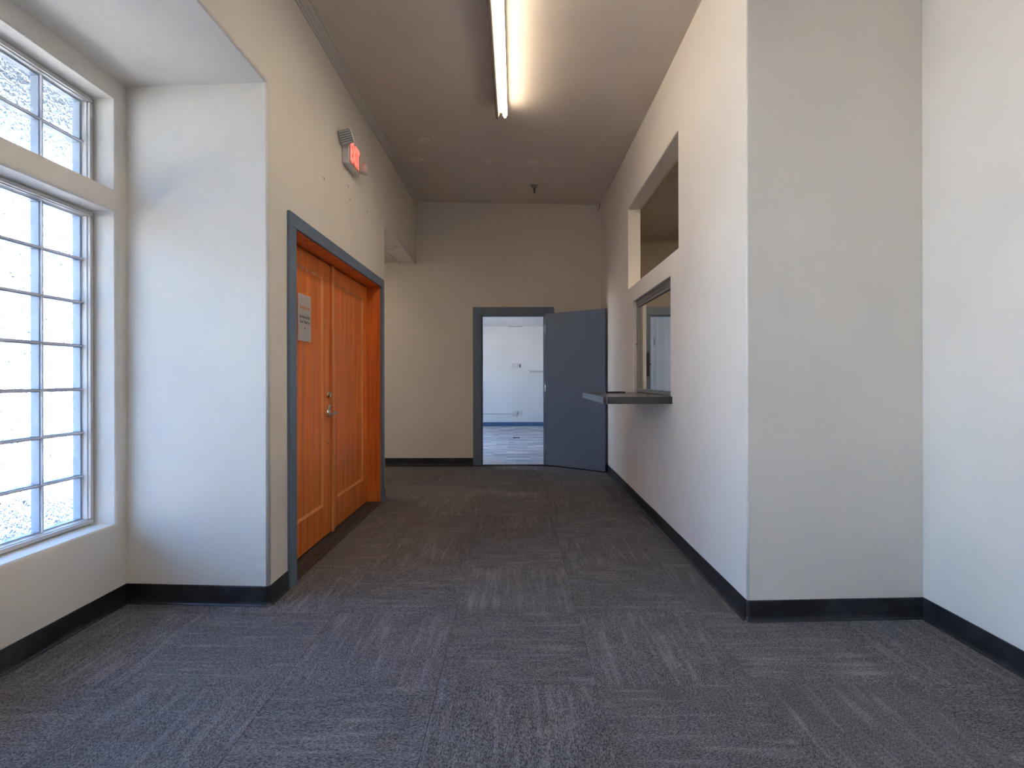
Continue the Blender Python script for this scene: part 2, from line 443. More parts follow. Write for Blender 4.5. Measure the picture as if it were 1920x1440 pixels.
# right side
HU = (3.548, 5.205, 2.083, 2.896); HL = (3.738, 4.970, 0.992, 1.926)
wall('wall_right', WALL, JR, YB+0.02, 0, 3.75, 0.13, [HU, HL],
     lambda s, t, z: (XR(s) + t, s + (t*JRs if abs(s-JR) < 0.03 else 0), z), bev=0.010, extra_s=(3.0,))
wall('wall_right_return', WALL, 1.252, 2.20, 0, 3.75, 0.13, [],
     lambda s, t, z: (s, JR + (s-1.122)*JRs + t, z), bev=0, ends=False)
wall('wall_right_near', WALL, YBK, 2.60, 0, 3.75, 0.15, [], lambda s, t, z: (2.002 + t, s, z), bev=0)
wall('wall_rear', WALL, -2.4, 2.3, 0, 3.75, 0.15, [], lambda s, t, z: (s, YBK - t, z), bev=0)
# far wall with two door openings
BD = (-0.475, 0.418, -1, 2.045); OD = (1.835, 2.70, -1, 2.045)
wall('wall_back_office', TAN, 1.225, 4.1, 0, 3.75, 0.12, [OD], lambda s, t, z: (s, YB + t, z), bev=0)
wall('wall_back', WALL, -3.6, 1.225, 0, 3.75, 0.12, [BD], lambda s, t, z: (s, YB + t, z), bev=0)
# alcove behind the wall end
wall('wall_alcove_side', WALL, YE-0.1, YB, 0, 2.95, 0.12, [], lambda s, t, z: (-3.4 - t, s, z), bev=0)
wall('wall_alcove_near', WALL, -3.5, -1.50, 0, 2.95, 0.12, [], lambda s, t, z: (s, YE - t, z), bev=0)
ab = bmesh.new()
z1_, z2_ = 2.68, 2.755
for (a, b, c, d) in [((-3.5, YE-0.1, z1_), (-1.44, YE-0.1, z1_), (-1.44, YB, z2_), (-3.5, YB, z2_))]:
    lo = [ab.verts.new(p) for p in (a, b, c, d)]; hi = [ab.verts.new((p[0], p[1], p[2]+0.1)) for p in (a, b, c, d)]
    ab.faces.new(lo); ab.faces.new(hi[::-1])
    for i in range(4): ab.faces.new((lo[i], lo[(i+1) % 4], hi[(i+1) % 4], hi[i]))
bmesh.ops.recalc_face_normals(ab, faces=ab.faces)
struct(obj('ceiling_alcove', ab, CEIL))
# office behind the service window
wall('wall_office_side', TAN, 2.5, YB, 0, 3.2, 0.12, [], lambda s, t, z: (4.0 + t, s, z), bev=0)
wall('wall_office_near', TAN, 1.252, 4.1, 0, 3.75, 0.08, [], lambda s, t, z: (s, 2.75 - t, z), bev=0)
of = bmesh.new(); box(of, 1.24, 4.1, 2.60, YB, 3.03, 3.10)
oc = struct(obj('ceiling_office', of, CEIL))
TILE_M = plaster('acoustic_tile', (0.44, 0.385, 0.32, 1), 0.5)
tl = bmesh.new(); box(tl, -0.302, 0.302, -0.302, 0.302, -0.012, 0.0, 0.004, seg=1)
tt = obj('ceiling_tile', tl, TILE_M, oc)
k = 0
for i in range(5):
    for j in range(7):
        x = 1.39 + 0.305 + 0.61*i - (0.61 if i == 9 else 0); y = 6.86 - 0.305 - 0.61*j
        if x > 3.9: continue
        o = tt if k == 0 else tt.copy()
        if k: COL.objects.link(o)
        o.parent = oc; o.location = (x, y, 3.028); k += 1
# main ceiling (rises slightly towards the far wall)
mb = bmesh.new()
rows = [(-3.3, 3.452, 3.452), (4.1, 3.452, 3.452), (YB+0.05, 3.585, 3.537)]
lo = []; hi = []
for y, zl, zr in rows:
    f = lambda x: zl + (zr-zl)*(x+1.34)/2.49
    lo.append([mb.verts.new((x, y, f(x))) for x in (-1.5, 2.2)]); hi.append([mb.verts.new((x, y, 3.8)) for x in (-1.5, 2.2)])
for a, b, c, d in zip(lo, lo[1:], hi, hi[1:]):
    mb.faces.new((a[0], a[1], b[1], b[0])); mb.faces.new((c[0], d[0], d[1], c[1]))
    mb.faces.new((a[0], b[0], d[0], c[0])); mb.faces.new((a[1], c[1], d[1], b[1]))
mb.faces.new((lo[0][0], hi[0][0], hi[0][1], lo[0][1])); mb.faces.new((lo[-1][0], lo[-1][1], hi[-1][1], hi[-1][0]))
bmesh.ops.recalc_face_normals(mb, faces=mb.faces)
struct(obj('ceiling', mb, CEIL))
def ceil_z(x, y):
    if y <= 4.1: return 3.452
    t = (y-4.1)/(YB+0.05-4.1); zl, zr = 3.452+(3.585-3.452)*t, 3.452+(3.537-3.452)*t
    return zl + (zr-zl)*(x+1.34)/2.49

# crown moulding along the left wall
def sweep(name, path, prof, mat, parent=None, up=True):
    """path: list of ((x,y,z), (nx,ny)); prof: list of (d,h), d along n, h along z"""
    bm = bmesh.new(); R = []
    for (p, nrm) in path:
        R.append([bm.verts.new((p[0]+nrm[0]*d, p[1]+nrm[1]*d, p[2]+h)) for d, h in prof])
    n = len(prof)
    for a, b in zip(R, R[1:]):
        for i in range(n): bm.faces.new((a[i], b[i], b[(i+1) % n], a[(i+1) % n]))
    bm.faces.new(R[0]); bm.faces.new(R[-1][::-1])
    bmesh.ops.recalc_face_normals(bm, faces=bm.faces)
    return obj(name, bm, mat, parent)
cprof = [(0, 0.012), (0, -0.062), (0.008, -0.062), (0.012, -0.052), (0.022, -0.046), (0.026, -0.034), (0.044, -0.022), (0.050, -0.010), (0.066, -0.008), (0.068, 0.012)]
struct(sweep('trim_1', [((XL(y), y, ceil_z(XL(y), y)), (1, 0)) for y in (YBK, 2.0, 4.1, YE, YB)], cprof, CROWN))

# baseboards: cove base with a small toe
bprof = [(0, 0.0), (0, 0.102), (0.0035, 0.102), (0.005, 0.098), (0.005, 0.022), (0.008, 0.010), (0.016, 0.003), (0.017, 0.0)]
def run(name, pts, rounds=(), mat=RUBBER, prof=bprof):
    """pts walked with the room on the left-hand side"""
    P = [Vector(p) for p in pts]; path = []
    for i, p in enumerate(P):
        d0 = (p-P[i-1]).normalized() if i else (P[1]-p).normalized()
        d1 = (P[i+1]-p).normalized() if i < len(P)-1 else d0
        n0 = Vector((-d0.y, d0.x)); n1 = Vector((-d1.y, d1.x))
        if i in rounds:
            r = 0.018
            a, b = p - d0*r, p + d1*r
            c = a - n0*r
            for k_ in range(6):
                t = k_/5; nn = (n0*(1-t) + n1*t).normalized(); q = c + nn*r
                path.append(((q.x, q.y, 0), (nn.x, nn.y)))
        else:
            nn = (n0+n1); nn = nn/(nn.dot(n0)) if nn.dot(n0) else n0
            path.append(((p.x, p.y, 0), (nn.x, nn.y)))
    return struct(sweep(name, path, prof, mat))
run('baseboard_left', [(XL(D0-0.09), D0-0.09), (XL(JL), JL), (BX, JL+0.774*JLs), (BX, YBK)][::1], rounds=(1,))
run('baseboard_left_end', [(-1.52, YE), (XL(YE), YE), (XL(D1+0.09), D1+0.075)], rounds=(1,))
run('baseboard_back', [(-0.572, YB), (-3.4, YB)])
run('baseboard_back_right', [(XR(YB), YB), (0.53, YB)])
run('baseboard_right', [(2.002, YBK), (2.002, JR+0.88*JRs), (XR(JR), JR), (XR(YB), YB)], rounds=(2,))

# ------------------------------------------------------------------ back room
struct(bxo('floor_back_room', -3.1, 4.1, 7.03, 12.8, -0.12, 0.0, PLANKS))
wall('wall_back_room_far', WHITE, -3.1, 4.1, 0, 2.6, 0.12, [], lambda s, t, z: (s, 12.66 + t, z), bev=0)
BW = (8.3, 10.3, 0.75, 2.15)
wall('wall_back_room_left', WHITE, 7.05, 12.7, 0, 2.6, 0.15, [BW], lambda s, t, z: (-3.0 - t, s, z), bev=0.01)
wall('wall_back_room_right', WHITE, 7.05, 12.7, 0, 2.6, 0.15, [], lambda s, t, z: (4.0 + t, s, z), bev=0)
pw = wall('wall_back_room_partition', WHITE, 2.55, 4.0, 0, 2.455, 0.10, [], lambda s, t, z: (s, 10.25 + t, z), bev=0)
bxo('corner_strip', 2.765, 2.771, 10.243, 10.25, 0, 2.45, JOINT, pw)
bxo('hinge', 2.775, 2.795, 10.240, 10.25, 1.83, 1.98, ALU, pw)
struct(bxo('ceiling_back_room', -3.1, 4.1, 7.04, 12.8, 2.46, 2.56, WHITE))
bx = bmesh.new()
struct(bxo('baseboard_back_room', -3.0, 4.0, 12.65, 12.66, 0, 0.10, BLUEBASE))
w5 = struct(empty('window_5', (-3.1, 9.3, 0)))
bm = bmesh.new()
for (a, b, c, d) in [(-1.0, 1.0, 0.75, 0.80), (-1.0, 1.0, 2.10, 2.15), (-1.0, -0.95, 0.8, 2.10), (0.95, 1.0, 0.8, 2.10), (-0.025, 0.025, 0.8, 2.10)]:
    box(bm, -0.03, 0.03, a, b, c, d)
obj('window_frame', bm, ENAMEL, w5)
bxo('pane', -0.003, 0.003, -0.95, -0.025, 0.8, 2.1, CLEAR, w5); bxo('pane', -0.003, 0.003, 0.025, 0.95, 0.8, 2.1, CLEAR, w5)

# wall things of the back room
th = empty('thermostat', (0.115, 12.66, 1.492))
bxo('backplate', -0.038, 0.038, -0.012, 0, -0.055, 0.055, WPLAS, th, 0.004)
bxo('display', -0.008, 0.014, -0.016, -0.012, -0.035, 0.025, BLACK, th)
bxo('cover', -0.075, -0.050, -0.03, 0, -0.060, 0.060, WPLAS, th, 0.004)
tag(th, 'small white thermostat with a dark slot on the far white wall', 'thermostat')
bp = empty('blank_plate', (-0.03, 12.66, 1.49))
bxo('plate', -0.06, 0.035, -0.006, 0, -0.06, 0.06, WPLAS, bp, 0.003)
bxo('screw', -0.014, -0.008, -0.009, -0.006, -0.045, -0.039, ALU, bp)
tag(bp, 'flat white blank wall plate left of the thermostat', 'wall plate')
sh = empty('wall_ledge', (0.55, 12.66, 1.35))
bxo('ledge_top', -0.20, 0.60, -0.09, 0, 0.0, 0.022, WPLAS, sh, 0.004)
bxo('ledge_rail', -0.19, 0.59, -0.03, 0, -0.03, 0.0, WPLAS, sh)
tag(sh, 'narrow white wall ledge right of the thermostat in the far room', 'shelf')
rc = empty('cable_raceway', (-0.05, 12.66, 0.305))
bxo('channel', -1.90, 0.0, -0.014, 0, -0.012, 0.012, WPLAS, rc, 0.003)
bxo('junction_box', -0.01, 0.10, -0.045, 0, -0.055, 0.055, WPLAS, rc, 0.005)
tag(rc, 'white surface cable channel ending in a small box low on the far wall', 'cable channel')
ol = empty('wall_outlet', (0.135, 12.66, 0.325))
bxo('plate', -0.045, 0.045, -0.006, 0, -0.06, 0.06, WPLAS, ol, 0.003)
bxo('socket', -0.018, 0.018, -0.009, -0.006, -0.045, -0.008, ENAMEL, ol, 0.002); bxo('socket', -0.018, 0.018, -0.009, -0.006, 0.008, 0.045, ENAMEL, ol, 0.002)
tag(ol, 'white wall outlet right of the cable channel box in the far room', 'outlet')
fb = empty('floor_outlet', (0.02, 10.16, 0.0))
bxo('cover', -0.065, 0.065, -0.055, 0.055, 0, 0.012, DARKM, fb, 0.004); bxo('lid', -0.04, 0.04, -0.03, 0.03, 0.012, 0.018, ALU, fb, 0.003)
tag(fb, 'small dark floor outlet cover on the striped carpet of the far room', 'outlet')
va = empty('ceiling_gap_vent', (0.0, 12.55, 2.46))
bxo('vent_frame', -0.18, 0.18, -0.05, 0.05, -0.008, 0, ENAMEL, va, 0.002)
for q in range(3): bxo('slat', -0.165, 0.165, -0.035+q*0.026, -0.020+q*0.026, -0.011, -0.008, DARKM, va)
tag(va, 'thin ceiling vent at the far edge of the back room ceiling', 'vent')

# ------------------------------------------------------------------ glass-block windows in the bay
PITCH = 0.222
gb = bmesh.new(); h = PITCH/2 - 0.0042
box(gb, -0.085, -0.078, -h, h, -h, h)                        # wavy outer face
for f in gb.faces: f.material_index = 0
# side walls of the block, thickness 5 mm, 45 mm deep
for (a, b, c, d) in [(-h, -h+0.004, -h, h), (h-0.004, h, -h, h), (-h+0.004, h-0.004, -h, -h+0.004), (-h+0.004, h-0.004, h-0.004, h)]:
    box(gb, -0.078, -0.040, a, b, c, d, mi=1)
box(gb, -0.040, -0.036, -h, h, -h, h, mi=2)                  # smooth inner face
block = obj('glass_block', gb, [WAVY, EDGE, CLEAR])
first = True
def block_window(name, hole, rows, label):
    global first
    y0, y1, z0, z1 = hole; X = BX - 0.20
    wn = struct(empty(name, (BX-0.13, y1, z0)), label, 'window')
    xo, yo, zo = BX-0.13, y1, z0
    bm = bmesh.new(); F = 0.030; g = 0.004
    for (a, b, c, d) in [(y0+g, y1-g, z0+g, z0+F), (y0+g, y1-g, z1-F, z1-g), (y0+g, y0+F, z0+F, z1-F), (y1-F, y1-g, z0+F, z1-F)]:
        box(bm, -0.07, 0.0, a-yo, b-yo, c-zo, d-zo, 0.003, seg=1)
        box(bm, -0.05, 0.012, (a+0.004)-yo, (b-0.004)-yo, (c+0.004)-zo, (d-0.004)-zo)
    obj('window_frame', bm, FRAME, wn)
    ncol = round((y1-y0-2*F)/PITCH)
    bj = bmesh.new()
    pz = (z1-z0-2*F)/rows; py = (y1-y0-2*F)/ncol
    for r in range(1, rows):
        z = z0+F+r*pz; box(bj, -0.075, -0.018, y0+F-yo, y1-F-yo, z-0.0035-zo, z+0.0035-zo)
    for c in range(1, ncol):
        y = y0+F+c*py; box(bj, -0.074, -0.019, y-0.0035-yo, y+0.0035-yo, z0+F-zo, z1-F-zo)
    obj('glazing_joints', bj, JOINT, wn)
    for c in range(ncol):
        for r in range(rows):
            o = block if first else block.copy()
            if not first: COL.objects.link(o)
            first = False
            o.parent = wn
            o.location = (0.010, y0+F+(c+0.5)*py-yo, z0+F+(r+0.5)*pz-zo)
            o.scale = (1, py/PITCH, pz/PITCH)
block_window('window_1', LW, 7, 'tall glass block window in the left bay, seven rows high')
block_window('window_2', UW, 2, 'low glass block transom window above the tall one')
block_window('window_3', LW2, 7, None)
block_window('window_4', UW2, 2, None)

# outside
struct(bxo('ground', -80, 40, -60, 70, -0.4, -0.15, PAVING))
struct(bxo('added_dark_bed', -5.6, -2.26, -4.5, 5.5, -0.15, -0.10, DARK_BED))  # dark strip added to dim the view through the bottom block row
struct(bxo('roof', -2.4, 4.3, -3.5, 13.0, 3.85, 4.0, STUCCO))  # unseen roof, added for the shadow it casts on the ground
struct(bxo('roof_eave', -3.5, -2.26, -3.5, 5.0, 2.88, 3.02, SOFFIT))
struct(bxo('wall_parapet', -2.4, -2.26, -3.5, 5.0, 3.02, 3.85, STUCCO))
struct(bxo('wall_outer_side', -2.28, -1.55, 2.90, 3.02, 0, 3.85, STUCCO))

# ------------------------------------------------------------------ double wooden door
dd = struct(empty('door_1', (XL(3.9), 3.915, 0)), 'orange-brown wooden double entrance door with slate blue casing', 'door')
ox, oy = XL(3.9), 3.915
def L(x0, x1, y0, y1, z0, z1): return (x0-ox, x1-ox, y0-oy, y1-oy, z0, z1)
wx = XL(3.9)
cw = 0.088
# casing (two legs and a head, mitred look through small overlap)
def casing_leg(y0, y1, top):
    bm = bmesh.new(); box(bm, *L(wx, wx+0.02, y0, y1, 0, top), 0.003, seg=1); return bm
obj('casing', casing_leg(D0-cw, D0, DZ), SLATE, dd)
obj('casing', casing_leg(D1, D1+cw-0.01, DZ), SLATE, dd)
bm = bmesh.new(); box(bm, *L(wx, wx+0.02, D0-cw, D1+cw-0.01, DZ, DZ+0.080), 0.003, seg=1); obj('casing', bm, SLATE, dd)
# jambs and head jamb
LX = wx - 0.122     # face of the leaves
for nm, a in (('jamb', L(LX-0.06, wx, D1, D1+0.028, 0, DZ)), ('jamb', L(LX-0.06, wx, D0-0.028, D0, 0, DZ)), ('head_jamb', L(LX-0.06, wx, D0-0.028, D1+0.028, DZ, DZ+0.028))):
    bm = bmesh.new(); box(bm, *a, 0.002, seg=1); obj(nm, bm, FIR, dd)
# black gap behind the leaves
bm = bmesh.new(); box(bm, *L(LX-0.075, LX-0.062, D0-0.028, D1+0.028, 0, DZ+0.028)); obj('backing', bm, DARKM, dd)
# threshold with ribs
th_ = bmesh.new(); box(th_, *L(LX-0.06, wx+0.012, D0, D1, 0, 0.008), 0.002, seg=1)
for q in range(5):
    x = LX+0.006+q*0.026; box(th_, *L(x, x+0.012, D0+0.001, D1-0.001, 0.008, 0.015), 0.002, seg=1)
obj('threshold', th_, M('threshold_bronze', (0.10, 0.085, 0.07, 1), 0.4, 0.4).m, dd)
def leaf(y0, y1, name='door_leaf'):
    z0, z1 = 0.020, DZ-0.012; st = 0.135; pz0, pz1 = 0.245, 1.925
    T = 0.045
    bm = bmesh.new()
    for a in ((y0, y0+st, z0, z1), (y1-st, y1, z0, z1), (y0+st, y1-st, z0, pz0), (y0+st, y1-st, pz1, z1)):
        box(bm, *L(LX-T, LX, a[0], a[1], a[2], a[3]))
    lf = obj(name, bm, FIR, dd)
    # panel boards
    n = 3; wv = (y1-y0-2*st)/n
    for i in range(n):
        b = bmesh.new(); box(b, *L(LX-T+0.012, LX-0.014, y0+st+i*wv+0.0008, y0+st+(i+1)*wv-0.0008, pz0, pz1), 0.003, seg=1)
        obj('panel', b, FIR, lf)
    # sticking mould round the panel
    mo = bmesh.new(); r = 0.016
    ya, yb = y0+st, y1-st
    def prism(p, q, n1, n2):
        vs = []
        for c in (p, q):
            s1 = 1
            vs.append([mo.verts.new(Vector(c)), mo.verts.new(Vector(c)+Vector(n1)*r), mo.verts.new(Vector(c)+Vector(n2)*0.012)])
        for i in range(3): mo.faces.new((vs[0][i], vs[0][(i+1) % 3], vs[1][(i+1) % 3], vs[1][i]))
        mo.faces.new(vs[0]); mo.faces.new(vs[1][::-1])
    xs = LX-0.013-ox
    for p, q, nn in (((xs, ya-oy, pz0), (xs, yb-oy, pz0), (0, 0, 1)), ((xs, ya-oy, pz1), (xs, yb-oy, pz1), (0, 0, -1)),
                     ((xs, ya-oy, pz0), (xs, ya-oy, pz1), (0, 1, 0)), ((xs, yb-oy, pz0), (xs, yb-oy, pz1), (0, -1, 0))):
        prism(p, q, nn, (1, 0, 0))
    bmesh.ops.recalc_face_normals(mo, faces=mo.faces)
    obj('moulding', mo, FIR_L, lf)
    return lf
GAP = 3.895
lf1 = leaf(D0+0.004, GAP-0.004); lf2 = leaf(GAP+0.004, D1-0.004)
b = bmesh.new(); box(b, *L(LX, LX+0.014, GAP+0.010, GAP+0.048, 0.010, DZ-0.008), 0.003); obj('astragal', b, FIR_L, lf2)
# hardware on the left leaf: deadbolt, lever, small latch
hy = GAP - 0.055
b = bmesh.new(); lathe(b, [(0.030, 0), (0.030, 0.006), (0.026, 0.010), (0.022, 0.022), (0.013, 0.022), (0.013, 0.017), (0.002, 0.017)], 'X', (LX-ox, hy-oy, 1.062), 24)
obj('deadbolt', b, BRASS, lf1, smooth=False)
b = bmesh.new()
lathe(b, [(0.034, 0), (0.034, 0.005), (0.028, 0.012), (0.014, 0.016), (0.011, 0.052), (0.002, 0.054)], 'X', (LX-ox, hy-oy, 0.925), 24)
x = LX-ox+0.050
x += 0.006; tube(b, [(x, hy-oy+0.022, 0.925), (x, hy-oy-0.02, 0.925), (x+0.002, hy-oy-0.08, 0.923), (x-0.004, hy-oy-0.15, 0.918)], 0.0105, 10)
obj('lever_handle', b, CHROME, lf1, smooth=False)
b = bmesh.new(); box(b, *L(LX, LX+0.012, hy-0.010, hy+0.030, 0.925+0.030, 0.925+0.062), 0.003); obj('thumb_turn', b, BRASS, lf1)
b = bmesh.new(); lathe(b, [(0.010, 0), (0.010, 0.006), (0.004, 0.010)], 'X', (LX-ox, hy-oy, 0.700), 14); obj('lock_cylinder', b, CHROME, lf1)
# notice on the left leaf
ntc = empty('paper_notice', (LX+0.001, 3.41, 1.585))
b = bmesh.new(); nx, nz = 10, 14
grid = [[b.verts.new((0.0015+0.002*math.sin(i*0.7+j*0.4)**2, -0.105+0.21*i/nx, -0.155+0.31*j/nz)) for j in range(nz+1)] for i in range(nx+1)]
for i in range(nx):
    for j in range(nz): b.faces.new((grid[i][j], grid[i+1][j], grid[i+1][j+1], grid[i][j+1]))
geo = bmesh.ops.solidify(b, geom=b.faces[:], thickness=0.0004)
obj('sheet', b, PAPER, ntc)
TX = Matrix.Translation((0.0045, 0, 0)) @ Matrix(((0, 0, 1, 0), (1, 0, 0, 0), (0, 1, 0, 0), (0, 0, 0, 1)))
def tline(s, z, size, mat, sx=1.0, y=0.0): text('lettering', s, size, mat, ntc, Matrix.Translation((0, y, z)) @ TX, 0.0002, sx)
tline('Security Zone', 0.068, 0.036, OINK, 0.80)
tline('Do Not Use This', 0.004, 0.027, INK, 0.85)
tline('Door  Thank You', -0.028, 0.027, INK, 0.80)
tline('office', -0.070, 0.013, INK)
tag(ntc, 'white paper notice with orange heading taped to the near wooden door leaf', 'notice')

# ------------------------------------------------------------------ far doorway with open leaf
fd = struct(empty('door_2', (-0.03, YB, 0)), 'open slate blue door and casing in the far wall', 'door')
def F_(x0, x1, y0, y1, z0, z1): return (x0+0.03, x1+0.03, y0-YB, y1-YB, z0, z1)
for nm, a in (('casing', (-0.572, -0.463, YB-0.018, YB, 0, 2.035)), ('casing', (0.406, 0.529, YB-0.018, YB, 0, 2.035)), ('casing', (-0.572, 0.529, YB-0.018, YB, 2.035, 2.146)),
              ('jamb', (-0.475, -0.455, YB, YB+0.12, 0, 2.045)), ('jamb', (0.398, 0.418, YB, YB+0.12, 0, 2.045)), ('head_jamb', (-0.455, 0.398, YB, YB+0.12, 2.025, 2.045)),
              ('door_stop', (-0.455, -0.443, YB+0.05, YB+0.08, 0, 2.025)), ('door_stop', (0.386, 0.398, YB+0.05, YB+0.08, 0, 2.025)),):
    bm = bmesh.new(); box(bm, *F_(*a), 0.002, seg=1); obj(nm, bm, SLATE, fd)
bm = bmesh.new(); box(bm, *F_(-0.456, -0.452, YB+0.01, YB+0.05, 0.98, 1.05)); obj('strike_plate', bm, CHROME, fd)
bm = bmesh.new(); box(bm, *F_(-0.455, 0.398, YB+0.02, YB+0.10, 0, 0.008), 0.002, seg=1); obj('threshold', bm, ALU, fd)
ang = math.atan2(6.40-6.93, 1.117-0.413)
bm = bmesh.new(); box(bm, 0, 0.885, -0.0, 0.044, 0.012, 2.052, 0.0015, seg=1)
lf = obj('door_leaf', bm, SLATE_D, fd); lf.location = (0.413+0.03, 6.925-YB, 0); lf.rotation_euler = (0, 0, ang)
for z in (0.25, 1.05, 1.85):
    bm = bmesh.new(); lathe(bm, [(0.006, z-0.045), (0.006, z+0.045)], 'Z', (-0.006, 0.002, 0), 8); obj('hinge', bm, ALU, lf)
bm = bmesh.new()
lathe(bm, [(0.028, 0.044), (0.028, 0.050), (0.010, 0.056), (0.010, 0.09), (0.024, 0.095), (0.027, 0.11), (0.02, 0.122), (0.004, 0.125)], 'Y', (0.82, 0, 1.0), 18)
obj('door_knob', bm, CHROME, lf)
# office doorway casing seen through the service window
od = struct(empty('door_3', (2.27, YB, 0)), 'slate casing of the office doorway seen through the service window', 'door')
def G_(x0, x1, y0, y1, z0, z1): return (x0-2.27, x1-2.27, y0-YB, y1-YB, z0, z1)
for nm, a in (('casing', (1.755, 1.835, YB-0.018, YB, 0, 2.035)), ('casing', (2.70, 2.79, YB-0.018, YB, 0, 2.035)), ('casing', (1.755, 2.79, YB-0.018, YB, 2.035, 2.146)),
              ('jamb', (1.815, 1.835, YB, YB+0.12, 0, 2.045)), ('jamb', (2.70, 2.72, YB, YB+0.12, 0, 2.045)), ('head_jamb', (1.835, 2.70, YB, YB+0.12, 2.025, 2.045))):
    bm = bmesh.new(); box(bm, *G_(*a), 0.002, seg=1); obj(nm, bm, SLATE, od)
bm = bmesh.new(); lathe(bm, [(0.012, -0.03), (0.012, -0.018), (0.004, -0.016)], 'Y', (1.825-2.27, 0, 1.37), 10); obj('latch_button', bm, BLACK, od)
wp = empty('wall_phone', (1.755, YB-0.02, 1.37))
bxo('body', -0.065, 0.05, -0.05, 0.0, -0.17, 0.16, BLACK, wp, 0.006)
bxo('handset', -0.05, 0.0, -0.085, -0.05, -0.13, 0.12, BLACK, wp, 0.01)
tag(wp, 'black wall box beside the office doorway seen through the service window', 'wall box')

# ------------------------------------------------------------------ service window and counter
sw = struct(empty('window_6', (XR(4.35)+0.05, 4.354, 1.0)), 'aluminium framed service window above the dark counter', 'window')
sx0, sy0 = XR(4.35)+0.05, 4.354
def S_(x0, x1, y0, y1, z0, z1): return (x0-sx0, x1-sx0, y0-sy0, y1-sy0, z0-1.0, z1-1.0)
a0, a1 = HL[0]+0.003, HL[1]-0.003; xw = XR(4.35)
def part(nm, bxs, mat, par):
    bm = bmesh.new()
    for q in bxs: box(bm, *S_(*q), 0.0015, seg=1)
    return obj(nm, bm, mat, par)
part('head_track', [(xw+0.040, xw+0.095, a0, a1, 1.890, 1.923), (xw+0.045, xw+0.050, a0, a1, 1.862, 1.890), (xw+0.066, xw+0.070, a0, a1, 1.862, 1.890)], ALU, sw)
part('sill_track', [(xw+0.040, xw+0.095, a0, a1, 1.046, 1.064), (xw+0.045, xw+0.050, a0, a1, 1.064, 1.080), (xw+0.066, xw+0.070, a0, a1, 1.064, 1.080)], ALU, sw)
part('side_frame', [(xw+0.040, xw+0.095, a1-0.016, a1, 1.064, 1.890)], ALU, sw)
part('side_frame', [(xw+0.040, xw+0.095, a0, a0+0.016, 1.064, 1.890)], ALU, sw)
# two frameless sliding panes
part('pane', [(xw+0.055, xw+0.060, 4.32, a1-0.016, 1.066, 1.888)], CLEAR, sw)
part('pane', [(xw+0.076, xw+0.081, a0+0.016, 4.36, 1.066, 1.888)], CLEAR, sw)
part('side_channel', [(xw+0.050, xw+0.066, a1-0.028, a1-0.016, 1.064, 1.890), (xw+0.072, xw+0.086, a1-0.024, a1-0.016, 1.064, 1.890)], ALU, sw)
part('latch', [(xw+0.034, xw+0.040, a1-0.020, a1-0.002, 1.50, 1.512)], DARKM, sw)

ct = empty('service_counter', (XR(4.3), 4.3, 1.018))
def slab(bm, pts, z0, z1, bev=0.0):
    lo = [bm.verts.new((x, y, z0)) for x, y in pts]; hi = [bm.verts.new((x, y, z1)) for x, y in pts]
    bm.faces.new(lo[::-1]); t = bm.faces.new(hi)
    for i in range(len(pts)): bm.faces.new((lo[i], lo[(i+1) % len(pts)], hi[(i+1) % len(pts)], hi[i]))
    if bev: bmesh.ops.bevel(bm, geom=[e for e in t.edges], offset=bev, segments=2, affect='EDGES')
    bmesh.ops.recalc_face_normals(bm, faces=bm.faces)
def rounded(x0, x1, y0, y1, r):
    P = []
    for cx, cyy, a in ((x0+r, y0+r, PI), ):
        P += [(cx+r*math.cos(a+PI/2*k/6), cyy+r*math.sin(a+PI/2*k/6)) for k in range(7)]
    P += [(x1, y0), (x1, y1)]
    P += [(x0+r+r*math.cos(PI/2+PI/2*k/6), y1-r+r*math.sin(PI/2+PI/2*k/6)) for k in range(7)]
    return P
cx_, cy_ = XR(4.3), 4.3
bm = bmesh.new(); slab(bm, [(x-cx_, y-cy_) for x, y in rounded(0.640, xw-0.002, 3.69, 4.90, 0.035)], -0.024, 0.0275, 0.002)
obj('worktop', bm, LAM, ct)
part('inner_worktop', [(xw+0.012, xw+0.45, a0+0.002, a1-0.002, 0.994, 1.0445)], LAM, sw)
for y in (3.95, 4.65):
    bm = bmesh.new()
    vs = [(xw-cx_, y-0.012-cy_, -0.024), (xw-0.30-cx_, y-0.012-cy_, -0.024), (xw-0.30-cx_, y-0.012-cy_, -0.034), (xw-0.02-cx_, y-0.012-cy_, -0.10), (xw-cx_, y-0.012-cy_, -0.10)]
tag(ct, 'dark laminate service counter projecting from the right wall under the window', 'counter')
py_ = empty('pen_tray', (0.91, 4.66, 1.0465))
bm = bmesh.new(); box(bm, -0.085, 0.085, -0.03, 0.03, 0, 0.004, 0.001, seg=1)
for (a, b, c, d) in [(-0.085, 0.085, -0.03, -0.026), (-0.085, 0.085, 0.026, 0.03), (-0.085, -0.081, -0.03, 0.03), (0.081, 0.085, -0.03, 0.03)]: box(bm, a, b, c, d, 0.004, 0.011)
obj('tray', bm, BLACK, py_)
bm = bmesh.new(); tube(bm, [(-0.01, 0.0, 0.009), (0.07, 0.005, 0.009)], 0.004, 8); obj('pen', bm, DARKM, py_)
tag(py_, 'flat black pen tray lying at the far end of the service counter', 'tray')

